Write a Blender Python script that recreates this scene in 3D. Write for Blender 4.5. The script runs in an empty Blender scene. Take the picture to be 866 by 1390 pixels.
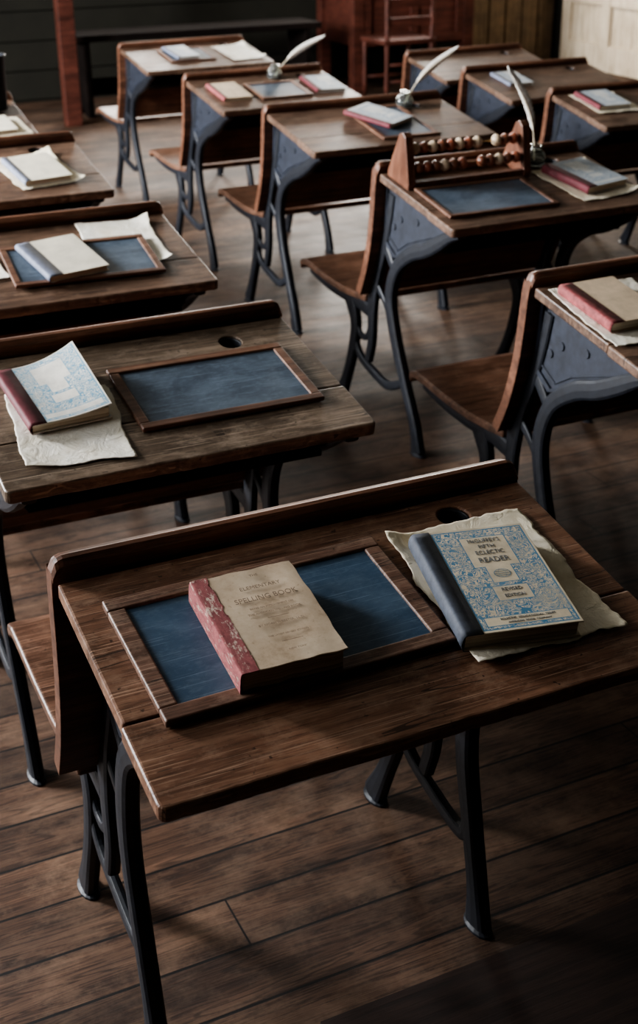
import bpy, bmesh, math, random
from mathutils import Vector, Matrix, noise
random.seed(7)
sc=bpy.context.scene
COL=sc.collection
try: sc.view_settings.look='AgX - Medium High Contrast'
except Exception: pass
# ------------------------------------------------------------------ helpers
def link(o): COL.objects.link(o); return o
def new_mat(name):
    m=bpy.data.materials.new(name); m.use_nodes=True
    nt=m.node_tree; b=nt.nodes['Principled BSDF']; return m,nt,b
def ramp(nt,src,stops):
    r=nt.nodes.new('ShaderNodeValToRGB'); e=r.color_ramp.elements
    while len(e)<len(stops): e.new(.5)
    for i,(p,c) in enumerate(stops):
        e[i].position=p; e[i].color=(c[0],c[1],c[2],1)
    nt.links.new(src,r.inputs[0]); return r.outputs[0]
def mixc(nt,f,a,b,mode='MIX'):
    m=nt.nodes.new('ShaderNodeMix'); m.data_type='RGBA'; m.blend_type=mode
    for s,v in ((0,f),(6,a),(7,b)):
        if isinstance(v,(int,float)): m.inputs[s].default_value=v
        elif isinstance(v,tuple): m.inputs[s].default_value=(v[0],v[1],v[2],1)
        else: nt.links.new(v,m.inputs[s])
    return m.outputs[2]
def math_(nt,op,a,b=None,c=None):
    m=nt.nodes.new('ShaderNodeMath'); m.operation=op
    for i,v in enumerate((a,b,c)):
        if v is None: continue
        if isinstance(v,(int,float)): m.inputs[i].default_value=v
        else: nt.links.new(v,m.inputs[i])
    return m.outputs[0]
def coords(nt,scale=(1,1,1),rot=(0,0,0),loc=(0,0,0),kind='Object'):
    tc=nt.nodes.new('ShaderNodeTexCoord'); mp=nt.nodes.new('ShaderNodeMapping')
    mp.inputs['Scale'].default_value=scale; mp.inputs['Rotation'].default_value=rot; mp.inputs['Location'].default_value=loc
    nt.links.new(tc.outputs[kind],mp.inputs[0]); return mp.outputs[0]
def noise_(nt,vec,scale,detail=6,rough=.6,dist=0):
    n=nt.nodes.new('ShaderNodeTexNoise'); n.inputs['Scale'].default_value=scale; n.inputs['Detail'].default_value=detail
    n.inputs['Roughness'].default_value=rough; n.inputs['Distortion'].default_value=dist
    nt.links.new(vec,n.inputs['Vector']); return n.outputs['Fac']
def bump(nt,b,h,strength=.3,dist=.002):
    n=nt.nodes.new('ShaderNodeBump'); n.inputs['Strength'].default_value=strength; n.inputs['Distance'].default_value=dist
    nt.links.new(h,n.inputs['Height']); nt.links.new(n.outputs[0],b.inputs['Normal'])
def wood(name,dark,mid,light,rough=.5,axis=0,seed=0,grain=1.0,wear=None,bumps=.3,spec=.45):
    m,nt,b=new_mat(name)
    s=[75*grain]*3; s[axis]=3.0*grain
    v=coords(nt,tuple(s),loc=(seed*3.1,seed*1.7,seed))
    g=noise_(nt,v,1.0,9,.62,.12)
    s2=[520]*3; s2[axis]=22
    g2=noise_(nt,coords(nt,tuple(s2),loc=(seed,seed*2,0)),1.0,3,.65)
    big=noise_(nt,coords(nt,(6,7,7),loc=(seed*5,0,seed)),1.0,7,.68)
    col=ramp(nt,g,[(.28,dark),(.5,mid),(.73,light)])
    col=mixc(nt,math_(nt,'MULTIPLY',ramp(nt,g2,[(.36,(1,1,1)),(.48,(0,0,0))]),.55),col,tuple(c*.4 for c in dark))
    col=mixc(nt,.85,col,ramp(nt,big,[(.3,(.40,.38,.37)),(.62,(1.22,1.2,1.18))]),'MULTIPLY')
    h=math_(nt,'ADD',math_(nt,'MULTIPLY',g2,.5),g)
    if wear:
        w=noise_(nt,coords(nt,(20,30,30),loc=(2,seed,1)),1.0,10,.78)
        col=mixc(nt,ramp(nt,w,[(.50,(0,0,0)),(.66,(.6,.6,.6))]),col,wear)
        for ang,sd in ((.5,0),(-.7,5),(.05,9),(1.2,13)):
            sc_=noise_(nt,coords(nt,(7,420,50),rot=(0,0,ang),loc=(seed+sd,3,0)),1.0,2,.5)
            col=mixc(nt,math_(nt,'MULTIPLY',ramp(nt,sc_,[(.655,(0,0,0)),(.695,(1,1,1))]),.55),col,tuple(x*1.45 for x in wear))
        st=noise_(nt,coords(nt,(13,13,13),loc=(seed,9,4)),1.0,5,.6)
        col=mixc(nt,math_(nt,'MULTIPLY',ramp(nt,st,[(.60,(0,0,0)),(.72,(1,1,1))]),.4),col,tuple(x*.7 for x in dark))
        sp_=noise_(nt,coords(nt,(110,110,110),loc=(seed,0,4)),1.0,2,.5)
        col=mixc(nt,math_(nt,'MULTIPLY',ramp(nt,sp_,[(.70,(0,0,0)),(.74,(1,1,1))]),.8),col,tuple(x*.25 for x in dark))
        ck=noise_(nt,coords(nt,(1.1,17,1),loc=(seed*2,seed,0)),1.0,3,.5)
        ckm=noise_(nt,coords(nt,(6,9,1),loc=(seed,2,0)),1.0,2,.5)
        crk=math_(nt,'MULTIPLY',math_(nt,'LESS_THAN',math_(nt,'ABSOLUTE',math_(nt,'SUBTRACT',ck,.5)),.0035),math_(nt,'GREATER_THAN',ckm,.55))
        col=mixc(nt,math_(nt,'MULTIPLY',crk,.75),col,(.008,.005,.003)); h=math_(nt,'SUBTRACT',h,crk)
    nt.links.new(col,b.inputs['Base Color']); b.inputs['Specular IOR Level'].default_value=spec
    r=math_(nt,'MULTIPLY_ADD',big,.35,rough-.17); nt.links.new(r,b.inputs['Roughness'])
    bump(nt,b,h,bumps,.0015)
    return m
def simple(name,c,rough=.5,metal=0,var=.25,scale=40,b_s=.15,spec=.5):
    m,nt,b=new_mat(name)
    n=noise_(nt,coords(nt,(scale,)*3),1.0,6,.65)
    col=ramp(nt,n,[(.3,tuple(x*(1-var) for x in c)),(.7,tuple(min(1,x*(1+var)) for x in c))])
    nt.links.new(col,b.inputs['Base Color']); b.inputs['Roughness'].default_value=rough; b.inputs['Metallic'].default_value=metal
    b.inputs['Specular IOR Level'].default_value=spec
    bump(nt,b,n,b_s,.001); return m
def slate_mat(name,c,seed=0,streak=.2,smear=.3):
    m,nt,b=new_mat(name)
    n=noise_(nt,coords(nt,(9,9,9),loc=(seed,seed,0)),1.0,9,.72,.3)
    n2=noise_(nt,coords(nt,(90,200,90),loc=(seed,0,0)),1.0,4,.7)
    n3=noise_(nt,coords(nt,(5,9,5),rot=(0,0,.6),loc=(seed,4,0)),1.0,7,.7,.4)
    col=ramp(nt,n,[(.25,tuple(x*.65 for x in c)),(.55,c),(.8,tuple(x*1.45+.01 for x in c))])
    chalk=(.26,.34,.42)
    col=mixc(nt,math_(nt,'MULTIPLY',ramp(nt,n2,[(.5,(0,0,0)),(.75,(1,1,1))]),streak),col,chalk)
    col=mixc(nt,math_(nt,'MULTIPLY',ramp(nt,n3,[(.44,(0,0,0)),(.75,(1,1,1))]),smear),col,chalk)
    for ang,sd in ((.9,0),(-.5,5),(.2,8)):
        s_=noise_(nt,coords(nt,(8,500,50),rot=(0,0,ang),loc=(seed+sd,3,0)),1.0,2,.5)
        col=mixc(nt,math_(nt,'MULTIPLY',ramp(nt,s_,[(.67,(0,0,0)),(.71,(1,1,1))]),.35),col,chalk)
    nt.links.new(col,b.inputs['Base Color'])
    nt.links.new(math_(nt,'MULTIPLY_ADD',n,.25,.36),b.inputs['Roughness']); bump(nt,b,n2,.08,.0004); return m
def page_mat(name,c,dark):
    m,nt,b=new_mat(name)
    n=noise_(nt,coords(nt,(3,3,900)),1.0,3,.6)
    col=ramp(nt,n,[(.35,dark),(.6,c)])
    nt.links.new(col,b.inputs['Base Color']); b.inputs['Roughness'].default_value=.85; bump(nt,b,n,.5,.0006); return m
def paper_mat(name,c,seed=0):
    m,nt,b=new_mat(name)
    n=noise_(nt,coords(nt,(11,11,11),loc=(seed,1,0)),1.0,9,.68)
    n2=noise_(nt,coords(nt,(30,30,30),loc=(seed,1,0)),1.0,7,.6,.8)
    rid=math_(nt,'ABSOLUTE',math_(nt,'SUBTRACT',n2,.5))
    col=ramp(nt,n,[(.3,tuple(x*f for x,f in zip(c,(.80,.74,.62)))),(.6,c)])
    nt.links.new(col,b.inputs['Base Color']); b.inputs['Roughness'].default_value=.8
    bump(nt,b,rid,.7,.006); return m
def cover_ornate(name,cream,blue,w,h,seed=0,panel=True,dens=0.0,sc_=50):
    m,nt,b=new_mat(name)
    tc=nt.nodes.new('ShaderNodeTexCoord'); sp=nt.nodes.new('ShaderNodeSeparateXYZ'); nt.links.new(tc.outputs['Object'],sp.inputs[0])
    X=math_(nt,'DIVIDE',sp.outputs[0],w); Y=math_(nt,'DIVIDE',sp.outputs[1],h)
    v=coords(nt,(1,1,0),loc=(seed,seed,0))
    f1=noise_(nt,v,sc_,1,.4,4.0)
    band=math_(nt,'ABSOLUTE',math_(nt,'SUBTRACT',f1,.46))
    lines=math_(nt,'LESS_THAN',band,.034+dens)
    leaf=math_(nt,'GREATER_THAN',f1,.560)
    f2=noise_(nt,v,125,1,.5,1.5); holes=math_(nt,'GREATER_THAN',f2,.43)
    leaf=math_(nt,'MULTIPLY',leaf,holes)
    band2=math_(nt,'LESS_THAN',math_(nt,'ABSOLUTE',math_(nt,'SUBTRACT',f1,.36)),.020)
    pat=math_(nt,'MAXIMUM',math_(nt,'MAXIMUM',lines,leaf),band2)
    def rect(x0,x1,y0,y1):
        a=math_(nt,'MULTIPLY',math_(nt,'GREATER_THAN',X,x0),math_(nt,'LESS_THAN',X,x1))
        c=math_(nt,'MULTIPLY',math_(nt,'GREATER_THAN',Y,y0),math_(nt,'LESS_THAN',Y,y1))
        return math_(nt,'MULTIPLY',a,c)
    inside=rect(.17,.97,.03,.97)
    pat=math_(nt,'MULTIPLY',pat,inside)
    if panel:
        rs=[(.38,.78,.60,.90),(.47,.69,.44,.61),(.43,.73,.27,.40),(.22,.93,.055,.128)]
        def un(g):
            o=None
            for r in rs:
                q=rect(r[0]-g,r[1]+g,r[2]-g*.75,r[3]+g*.75); o=q if o is None else math_(nt,'MAXIMUM',o,q)
            return o
        blank=un(0); edge=math_(nt,'SUBTRACT',un(.009),blank)
        pat=math_(nt,'MULTIPLY',pat,math_(nt,'SUBTRACT',1.0,blank)); pat=math_(nt,'MAXIMUM',pat,edge)
    fr=math_(nt,'SUBTRACT',rect(.160,.978,.020,.980),rect(.176,.964,.030,.970)); pat=math_(nt,'MAXIMUM',pat,fr)
    n=noise_(nt,coords(nt,(28,28,28),loc=(seed,0,0)),1.0,8,.7)
    fade=ramp(nt,n,[(.34,(.6,.6,.6)),(.48,(1,1,1))])
    base=ramp(nt,n,[(.28,tuple(x*.62 for x in cream)),(.6,cream)])
    col=mixc(nt,math_(nt,'MULTIPLY',pat,fade),base,blue)
    nt.links.new(col,b.inputs['Base Color']); b.inputs['Roughness'].default_value=.6; bump(nt,b,n,.2,.0006); return m
def obj_from_bm(name,bm,mat=None,parent=None,smooth=False,bevel=0,seg=2,kind=None,M=None):
    me=bpy.data.meshes.new(name); bmesh.ops.recalc_face_normals(bm,faces=bm.faces[:]); bm.to_mesh(me); bm.free()
    if M is not None: me.transform(M)
    o=link(bpy.data.objects.new(name,me))
    if mat: me.materials.append(mat)
    if smooth:
        for p in me.polygons: p.use_smooth=True
    if bevel:
        b=o.modifiers.new('Bevel','BEVEL'); b.width=bevel; b.segments=seg; b.limit_method='ANGLE'; b.angle_limit=math.radians(40)
    if parent: o.parent=parent
    return o
def box(bm,x0,x1,y0,y1,z0,z1,M=None):
    vs=[bm.verts.new((x,y,z)) for z in (z0,z1) for y in (y0,y1) for x in (x0,x1)]
    for f in ((0,1,3,2),(4,6,7,5),(0,4,5,1),(2,3,7,6),(0,2,6,4),(1,5,7,3)): bm.faces.new([vs[i] for i in f])
    if M is not None:
        for v in vs: v.co=M@v.co
    return vs
def cr(pts,n=6):
    P=[Vector(p) for p in pts]; P=[2*P[0]-P[1]]+P+[2*P[-1]-P[-2]]; out=[]
    for i in range(1,len(P)-2):
        for k in range(n):
            t=k/n; a,b,c,d=P[i-1:i+3]
            out.append(.5*((2*b)+(c-a)*t+(2*a-5*b+4*c-d)*t*t+(3*b-a-3*c+d)*t**3))
    out.append(P[-2]); return out
def sweep(bm,pts,x,hw,hd,n=6,sides=12,wf=1.3):
    c=cr([(p[0],p[1],(hw if isinstance(hw,(int,float)) else hw[i])*wf) for i,p in enumerate(pts)],n)
    rings=[]
    for i,p in enumerate(c):
        a=c[max(0,i-1)]; b=c[min(len(c)-1,i+1)]
        t=Vector((b[0]-a[0],b[1]-a[1])).normalized(); nrm=Vector((-t[1],t[0]))
        ring=[]
        for k in range(sides):
            an=2*math.pi*k/sides; ca,sa=math.cos(an),math.sin(an)
            ca=math.copysign(abs(ca)**.6,ca); sa=math.copysign(abs(sa)**.6,sa)
            q=Vector((p[0],p[1]))+nrm*(p[2]*ca)
            ring.append(bm.verts.new((x+hd*sa,q[0],q[1])))
        rings.append(ring)
    for a,b in zip(rings,rings[1:]):
        for k in range(sides): bm.faces.new((a[k],a[(k+1)%sides],b[(k+1)%sides],b[k]))
    bm.faces.new(rings[0]); bm.faces.new(rings[-1][::-1])
def lathe(bm,prof,seg=24,M=None):
    rings=[]
    for r,z in prof:
        rings.append([bm.verts.new((r*math.cos(2*math.pi*k/seg),r*math.sin(2*math.pi*k/seg),z)) for k in range(seg)])
    for a,b in zip(rings,rings[1:]):
        for k in range(seg): bm.faces.new((a[k],a[(k+1)%seg],b[(k+1)%seg],b[k]))
    bm.faces.new(rings[0][::-1]); bm.faces.new(rings[-1])
    if M is not None:
        for ring in rings:
            for v in ring: v.co=M@v.co
def poly_prism(bm,pts,x0,x1):
    a=[bm.verts.new((x0,p[0],p[1])) for p in pts]; b=[bm.verts.new((x1,p[0],p[1])) for p in pts]
    bm.faces.new(a); bm.faces.new(b[::-1]); n=len(pts)
    for i in range(n): bm.faces.new((a[i],b[i],b[(i+1)%n],a[(i+1)%n]))
def tag(e,label,cat,group=None):
    e['label']=label; e['category']=cat
    if group: e['group']=group
def empty(name,M,label,cat,group=None):
    e=link(bpy.data.objects.new(name,None)); e.empty_display_size=.05; e.matrix_world=M
    tag(e,label,cat,group); return e
# ------------------------------------------------------------------ materials
W_A1=wood('oak_red_brown',(.060,.027,.015),(.175,.085,.049),(.30,.168,.104),.40,0,1,wear=(.33,.21,.14))
W_A2=wood('oak_grey_brown',(.045,.032,.022),(.130,.091,.062),(.24,.178,.125),.42,0,2,wear=(.31,.24,.178))
W_dk=wood('oak_dark_brown',(.033,.018,.012),(.100,.057,.037),(.19,.117,.077),.44,0,3,wear=(.23,.15,.102))
W_back=wood('cherry_backboard',(.048,.021,.012),(.145,.064,.036),(.24,.115,.069),.44,0,4)
W_seat=wood('cherry_seat',(.048,.023,.013),(.130,.063,.038),(.22,.118,.074),.42,0,5,wear=(.28,.165,.11))
W_frame=wood('slate_frame_wood',(.042,.022,.014),(.13,.067,.043),(.25,.14,.095),.5,0,6,wear=(.29,.19,.135))
W_frame2=wood('slate_frame_red_wood',(.055,.024,.013),(.14,.066,.039),(.25,.138,.086),.5,0,7)
W_abac=wood('abacus_wood',(.065,.023,.012),(.155,.062,.033),(.24,.11,.062),.4,2,8)
W_tdesk=wood('mahogany',(.026,.007,.0045),(.078,.022,.013),(.125,.040,.025),.6,0,9,spec=.3)
W_bench=wood('bench_dark',(.004,.003,.0025),(.009,.006,.005),(.015,.010,.008),.9,0,10,spec=.1)
IRON=simple('painted_cast_iron',(.0095,.0115,.016),.48,.1,.5,60,.45,.45)
IRON_P=simple('painted_iron_panel',(.017,.021,.031),.52,.1,.45,45,.7,.45)
SL1=slate_mat('slate_blue',(.034,.072,.122),1,.15,.28)
SL2=slate_mat('slate_grey',(.038,.050,.068),4)
SL3=slate_mat('slate_light',(.042,.060,.084),8,.22,.36)
PG=page_mat('book_pages',(.70,.62,.48),(.38,.30,.20)); PG2=page_mat('book_pages_brown',(.60,.47,.32),(.25,.165,.10))
PAP=paper_mat('old_paper',(.86,.79,.63),1); PAP2=paper_mat('white_paper',(.88,.85,.76),3)
CRM=simple('cover_tan',(.54,.42,.29),.7,0,.22,26,.2); CRM2=simple('cover_pale_cream',(.66,.61,.49),.65,0,.15,20,.2)
CLOTH_R=simple('cloth_worn_red',(.26,.065,.065),.8,0,.5,90,.5); CLOTH_M=simple('cloth_maroon',(.13,.022,.030),.7,0,.3,60,.3)
CLOTH_N=simple('cloth_navy_grey',(.052,.061,.080),.75,0,.35,70,.4); CLOTH_G=simple('cloth_blue_grey',(.16,.18,.24),.7,0,.2,60,.3)
INKP=simple('printed_ink',(.21,.15,.10),.7,0,.4,200,0); INKB=simple('printed_faded_ink',(.14,.15,.15),.6,0,.4,150,0); INKBL=simple('printed_blue_ink',(.16,.26,.32),.6,0,.4,150,0)
FEATH=simple('feather_white',(.80,.77,.70),.7,0,.12,60,.2); SHAFT=simple('feather_shaft',(.60,.52,.38),.4)
BLACK=simple('black_ink',(.006,.007,.010),.15)
GLASS,nt,b=new_mat('bottle_glass'); b.inputs['Base Color'].default_value=(.90,.97,.95,1); b.inputs['Transmission Weight'].default_value=.97; b.inputs['Roughness'].default_value=.03; b.inputs['IOR'].default_value=1.45
nn=noise_(nt,coords(nt,(20,20,20)),1,2); bump(nt,b,nn,.1,.001)
BEADS=[simple('bead_brown',(.17,.062,.032),.3),simple('bead_cream',(.54,.42,.29),.35),simple('bead_red',(.26,.080,.042),.3)]
BRASS=simple('brass',(.40,.28,.14),.4,.9)
# ------------------------------------------------------------------ camera
f_px=1773.44; p=.4396; rr=.0094; H=1.4491
cam=bpy.data.cameras.new('camera'); co=link(bpy.data.objects.new('camera',cam))
F=Vector((0,math.cos(p),-math.sin(p))); U=Vector((0,math.sin(p),math.cos(p))); X=Vector((1,0,0))
R_=X*math.cos(rr)-U*math.sin(rr); U_=U*math.cos(rr)+X*math.sin(rr)
Mc=Matrix((R_,U_,-F)).transposed().to_4x4(); Mc.translation=(0,0,H); co.matrix_world=Mc
cam.sensor_fit='AUTO'; cam.sensor_width=36; cam.lens=f_px/1390*36; cam.shift_y=-45/1390; cam.clip_start=.05
cam.dof.use_dof=True; cam.dof.focus_distance=1.50; cam.dof.aperture_fstop=8.0
sc.camera=co
# ------------------------------------------------------------------ desk
D=.356; H0=.645; DZ=.0614; K=DZ/D; TILT=math.atan(K); HW=.31
def build_desk(name,x,y,yaw,W=.62,s=1.0,top=W_A1,label='',hole=(.19,.325),foot=.205,fx=.272):
    M=Matrix.Translation((x,y,0))@Matrix.Rotation(yaw,4,'Z')
    e=empty(name,M,label,'desk','school desks in rows')
    e.scale=(W/.62,s,s)
    T=Matrix.Translation((0,0,H0))@Matrix.Rotation(TILT,4,'X')
    L=D/math.cos(TILT)
    bm=bmesh.new(); n=48; hx,hy=hole[0],hole[1]/math.cos(TILT); r=.021
    x0,x1,y0,y1=-HW,HW,.1215,L
    def outer(a):
        dx,dy=math.cos(a),math.sin(a); ts=[]
        if dx>1e-9: ts.append((x1-hx)/dx)
        if dx<-1e-9: ts.append((x0-hx)/dx)
        if dy>1e-9: ts.append((y1-hy)/dy)
        if dy<-1e-9: ts.append((y0-hy)/dy)
        t=min(ts); return (hx+dx*t,hy+dy*t)
    angs=[2*math.pi*k/n for k in range(n)]+[math.atan2(cy-hy,cx-hx)%(2*math.pi) for cx in (x0,x1) for cy in (y0,y1)]
    angs=sorted(angs); n=len(angs)
    loops={}
    for zz in (0,-.020):
        loops[zz]=([bm.verts.new((hx+r*math.cos(a),hy+r*math.sin(a),zz)) for a in angs],[bm.verts.new((*outer(a),zz)) for a in angs])
    ti,to=loops[0]; bi,bo=loops[-.020]
    for k in range(n):
        j=(k+1)%n
        bm.faces.new((ti[k],ti[j],to[j],to[k])); bm.faces.new((bi[j],bi[k],bo[k],bo[j]))
        bm.faces.new((ti[j],ti[k],bi[k],bi[j])); bm.faces.new((to[k],to[j],bo[j],bo[k]))
    obj_from_bm('desktop_board',bm,top,e,bevel=.0025,seg=2,M=T)
    bm=bmesh.new(); rc=.010; pts=[]
    hx2=HW+.003
    for cx,cy,a0 in ((hx2-rc,.1175,0),( -hx2+rc,.1175,1),(-hx2+rc,rc,2),(hx2-rc,rc,3)):
        if a0<2: pts.append((math.copysign(hx2,cx),.1195)); continue
        for k in range(5):
            a=math.pi/2*(a0+k/4); pts.append((cx+rc*math.cos(a),cy+rc*math.sin(a)))
    lo=[q for q in pts]
    ip=[k for k in range(len(lo)-1) if lo[k][1]<1e-6 and lo[k+1][1]<1e-6]
    if ip:
        k=ip[0]; a=lo[k]; b_=lo[k+1]; ins=[]
        for t in range(1,80):
            xx=a[0]+(b_[0]-a[0])*t/80; ins.append((xx,.0004*math.sin(xx*37+x*9)+.0032*max(0,noise.noise(Vector((xx*55,y*5,1)))-.15)))
        lo=lo[:k+1]+ins+lo[k+1:]
    t_=[bm.verts.new((q[0],q[1],0.0005)) for q in lo]; b2=[bm.verts.new((q[0],q[1],-.021)) for q in lo]
    bm.faces.new(t_); bm.faces.new(b2[::-1])
    for k in range(len(lo)):
        j=(k+1)%len(lo); bm.faces.new((t_[j],t_[k],b2[k],b2[j]))
    obj_from_bm('desktop_front_board',bm,top,e,bevel=.004,seg=3,M=T)
    bm=bmesh.new(); Mh=T@Matrix.Translation((hx,hy,0))
    lathe(bm,[(.0208,-.045),(.0208,-.004),(.0195,-.003),(.0185,-.006),(.018,-.04)],28,Mh)
    obj_from_bm('inkwell_cup',bm,IRON,e,smooth=True)
    c=cr([(.372,.728),(.384,.690),(.392,.62),(.404,.54),(.430,.45),(.466,.372)],5)
    th=.012; bm=bmesh.new(); cols=[]
    xs=[-HW-.004]+[-HW+.002*k*k*.6 for k in range(1,5)]+[(-.29+.58*k/10) for k in range(11)]
    xs=sorted(set([round(v,4) for v in xs]+[round(-v,4) for v in xs]))
    for xx in xs:
        dd=(HW+.004)-abs(xx); rad=.018; drop=0 if dd>rad else rad-math.sqrt(max(0,rad*rad-(rad-dd)**2))
        front=[];back=[]
        for i,pnt in enumerate(c):
            a=c[max(0,i-1)];b_=c[min(len(c)-1,i+1)]; t=Vector((b_[0]-a[0],b_[1]-a[1])).normalized(); nr=Vector((-t[1],t[0]))
            z=pnt[1]-(drop*.9 if i<2 else 0)
            front.append((pnt[0]-nr[0]*th,z-nr[1]*th)); back.append((pnt[0]+nr[0]*th,z+nr[1]*th))
        cap=[( (front[0][0]*(1-k/4)+back[0][0]*k/4), c[0][1]-drop*.9+.006*math.sin(math.pi*k/4)) for k in (1,2,3)]
        loop=front[::-1]+cap+back
        cols.append([bm.verts.new((xx,q[0],q[1])) for q in loop])
    for a,b_ in zip(cols,cols[1:]):
        for k in range(len(a)):
            j=(k+1)%len(a); bm.faces.new((a[k],a[j],b_[j],b_[k]))
    bm.faces.new(cols[0]); bm.faces.new(cols[-1][::-1])
    obj_from_bm('backrest',bm,W_back,e,bevel=.003,seg=2)
    top_=[(.478,.358),(.53,.352),(.62,.346),(.72,.350),(.81,.360),(.86,.363),(.885,.356),(.893,.345)]
    bot_=[(q[0]-(.006 if i>5 else 0),q[1]-.02) for i,q in enumerate(top_)][::-1]
    bm=bmesh.new(); poly_prism(bm,top_+bot_,-.285,.285)
    obj_from_bm('seat',bm,W_seat,e,bevel=.005,seg=3)
    bm=bmesh.new()
    poly_prism(bm,[(.10,.572),(.385,.520),(.385,.508),(.10,.560)],-fx+.014,fx-.014)
    obj_from_bm('book_shelf',bm,W_bench,e,bevel=.002)
    for sx in (-1,1):
        xx=sx*fx; bm=bmesh.new(); fo=foot-.205
        sweep(bm,[(.018,.622),(.06,.612),(.115,.583),(.175,.553),(.248,.525),(.320,.470),(.352,.385),(.326+fo*.3,.290),(.272+fo*.6,.180),(.218+fo*.9,.080),(.198+fo,.008)],xx,[.006,.011,.015,.016,.016,.015,.016,.015,.013,.013,.020],.013)
        sweep(bm,[(.345,.655),(.362,.58),(.392,.50),(.432,.42),(.450,.33),(.452,.24),(.470,.175)],xx,[.012,.012,.014,.018,.016,.012,.010],.010)
        sweep(bm,[(.46,.318),(.53,.325),(.62,.322),(.72,.325),(.82,.338)],xx,[.016,.015,.012,.010,.006],.010)
        sweep(bm,[(.575,.322),(.548,.26),(.562,.18),(.598,.09),(.640,.008)],xx,[.024,.016,.014,.013,.020],.012)
        sweep(bm,[(.556,.215),(.52,.172),(.44,.148),(.36,.138),(.280+fo*.6,.172)],xx,[.012,.010,.010,.010,.008],.008)
        sweep(bm,[(.560,.28),(.52,.235),(.48,.24),(.453,.29)],xx,[.009,.007,.007,.009],.006)
        sweep(bm,[(.322,.45),(.345,.475),(.385,.52)],xx,[.011,.010,.011],.008)
        sweep(bm,[(.345,.36),(.365,.345),(.390,.370),(.43,.40)],xx,[.009,.007,.007,.009],.006)
        for fy in (foot-.006,.638):
            lathe(bm,[(.021,0),(.021,.004),(.015,.008)],16,Matrix.Translation((xx,fy,0))@Matrix.Diagonal((.8,1.5,1,1)))
        obj_from_bm('iron_end_frame',bm,IRON,e,smooth=False,bevel=.0015,seg=1)
        pl=[(.03,.626),(.345,.682),(.372,.675),(.378,.60),(.385,.53),(.33,.495),(.26,.522),(.17,.566),(.10,.598)]
        bm=bmesh.new(); poly_prism(bm,pl,xx-.0035,xx+.0035)
        cx=sum(q[0] for q in pl)/len(pl); cz=sum(q[1] for q in pl)/len(pl)
        for rim,wd,dp in ((0,.012,.009),(.026,.005,.0062)):
            for i in range(len(pl)):
                ce=Vector((cx,cz)); a=Vector(pl[i]);b_=Vector(pl[(i+1)%len(pl)])
                a=a+(ce-a).normalized()*rim; b_=b_+(ce-b_).normalized()*rim
                a2=a+(ce-a).normalized()*wd; b3=b_+(ce-b_).normalized()*wd
                poly_prism(bm,[tuple(a),tuple(b_),tuple(b3),tuple(a2)],xx-dp,xx+dp)
        for (cy_,cz_) in ((.30,.60),(.335,.575),(.22,.61)):
            lathe(bm,[(.009,-.0065),(.009,.0065)],12,Matrix.Translation((xx,cy_,cz_))@Matrix.Rotation(math.pi/2,4,'Y'))
        obj_from_bm('iron_side_panel',bm,IRON_P,e,bevel=.001,seg=1)
    return dict(M=M,s=s,W=W)
LT={'A1':'worn reddish-brown wooden school desk with slate and two books on top',
'A2':'grey-brown wooden school desk with framed slate and lifted-cover book',
'A3':'dark brown wooden school desk holding slate, cream book and papers',
'A4':'dark brown wooden school desk with one pale book on paper',
'A5':'dark wooden school desk with a book stacked on old paper',
'B1':'school desk with black iron sides beside a red-spined book',
'B2':'school desk carrying a wooden abacus, slate and inkwell',
'B3':'wooden school desk with iron legs, quill inkwell and slate',
'B4':'wooden school desk with tan book, slate and blue book',
'B5':'wooden school desk with small slate and loose white papers',
'C1':'dark iron-sided school desk with a closed book near back wall',
'C2':'dark school desk with an old book on it',
'C3':'dark wooden school desk standing near the teacher desk'}
P={'A1':(.132,1.111,.436,.622,1.0,W_A1),'A2':(-.171,1.747,.428,.572,1.032,W_A2),'A3':(-.491,2.533,.419,.62,1.023,W_dk),
'A4':(-.816,3.321,.431,.62,1.046,W_dk),'A5':(-1.17,4.15,.43,.62,1.03,W_dk),
'B1':(.853,2.245,.44,.62,1.0,W_dk),'B2':(.603,3.167,.448,.62,1.033,W_dk),'B3':(.293,4.176,.447,.655,1.011,W_dk),
'B4':(-.07,4.949,.47,.58,1.002,W_dk),'B5':(-.462,6.12,.469,.62,.973,W_dk),
'C1':(1.285,4.705,.415,.619,.964,W_dk),'C2':(1.025,5.275,.444,.60,.965,W_dk),'C3':(.83,5.87,.444,.60,.95,W_dk)}
DK={}
for k,v in P.items():
    DK[k]=build_desk('school_desk',*v[:3],W=v[3],s=v[4],top=v[5],label=LT[k],hole=(.182,.302) if k=='A2' else (.19,.318),foot={'A1':.31,'B2':.20}.get(k,.24),fx=.252 if k=='A1' else .275)
def on(desk,x,y,h=0,rot=0):
    d=DK[desk]; return d['M']@Matrix.Translation((x,y,H0*d['s']+K*y+.0012))@Matrix.Rotation(TILT,4,'X')@Matrix.Translation((0,0,h))@Matrix.Rotation(math.radians(rot),4,'Z')
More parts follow.
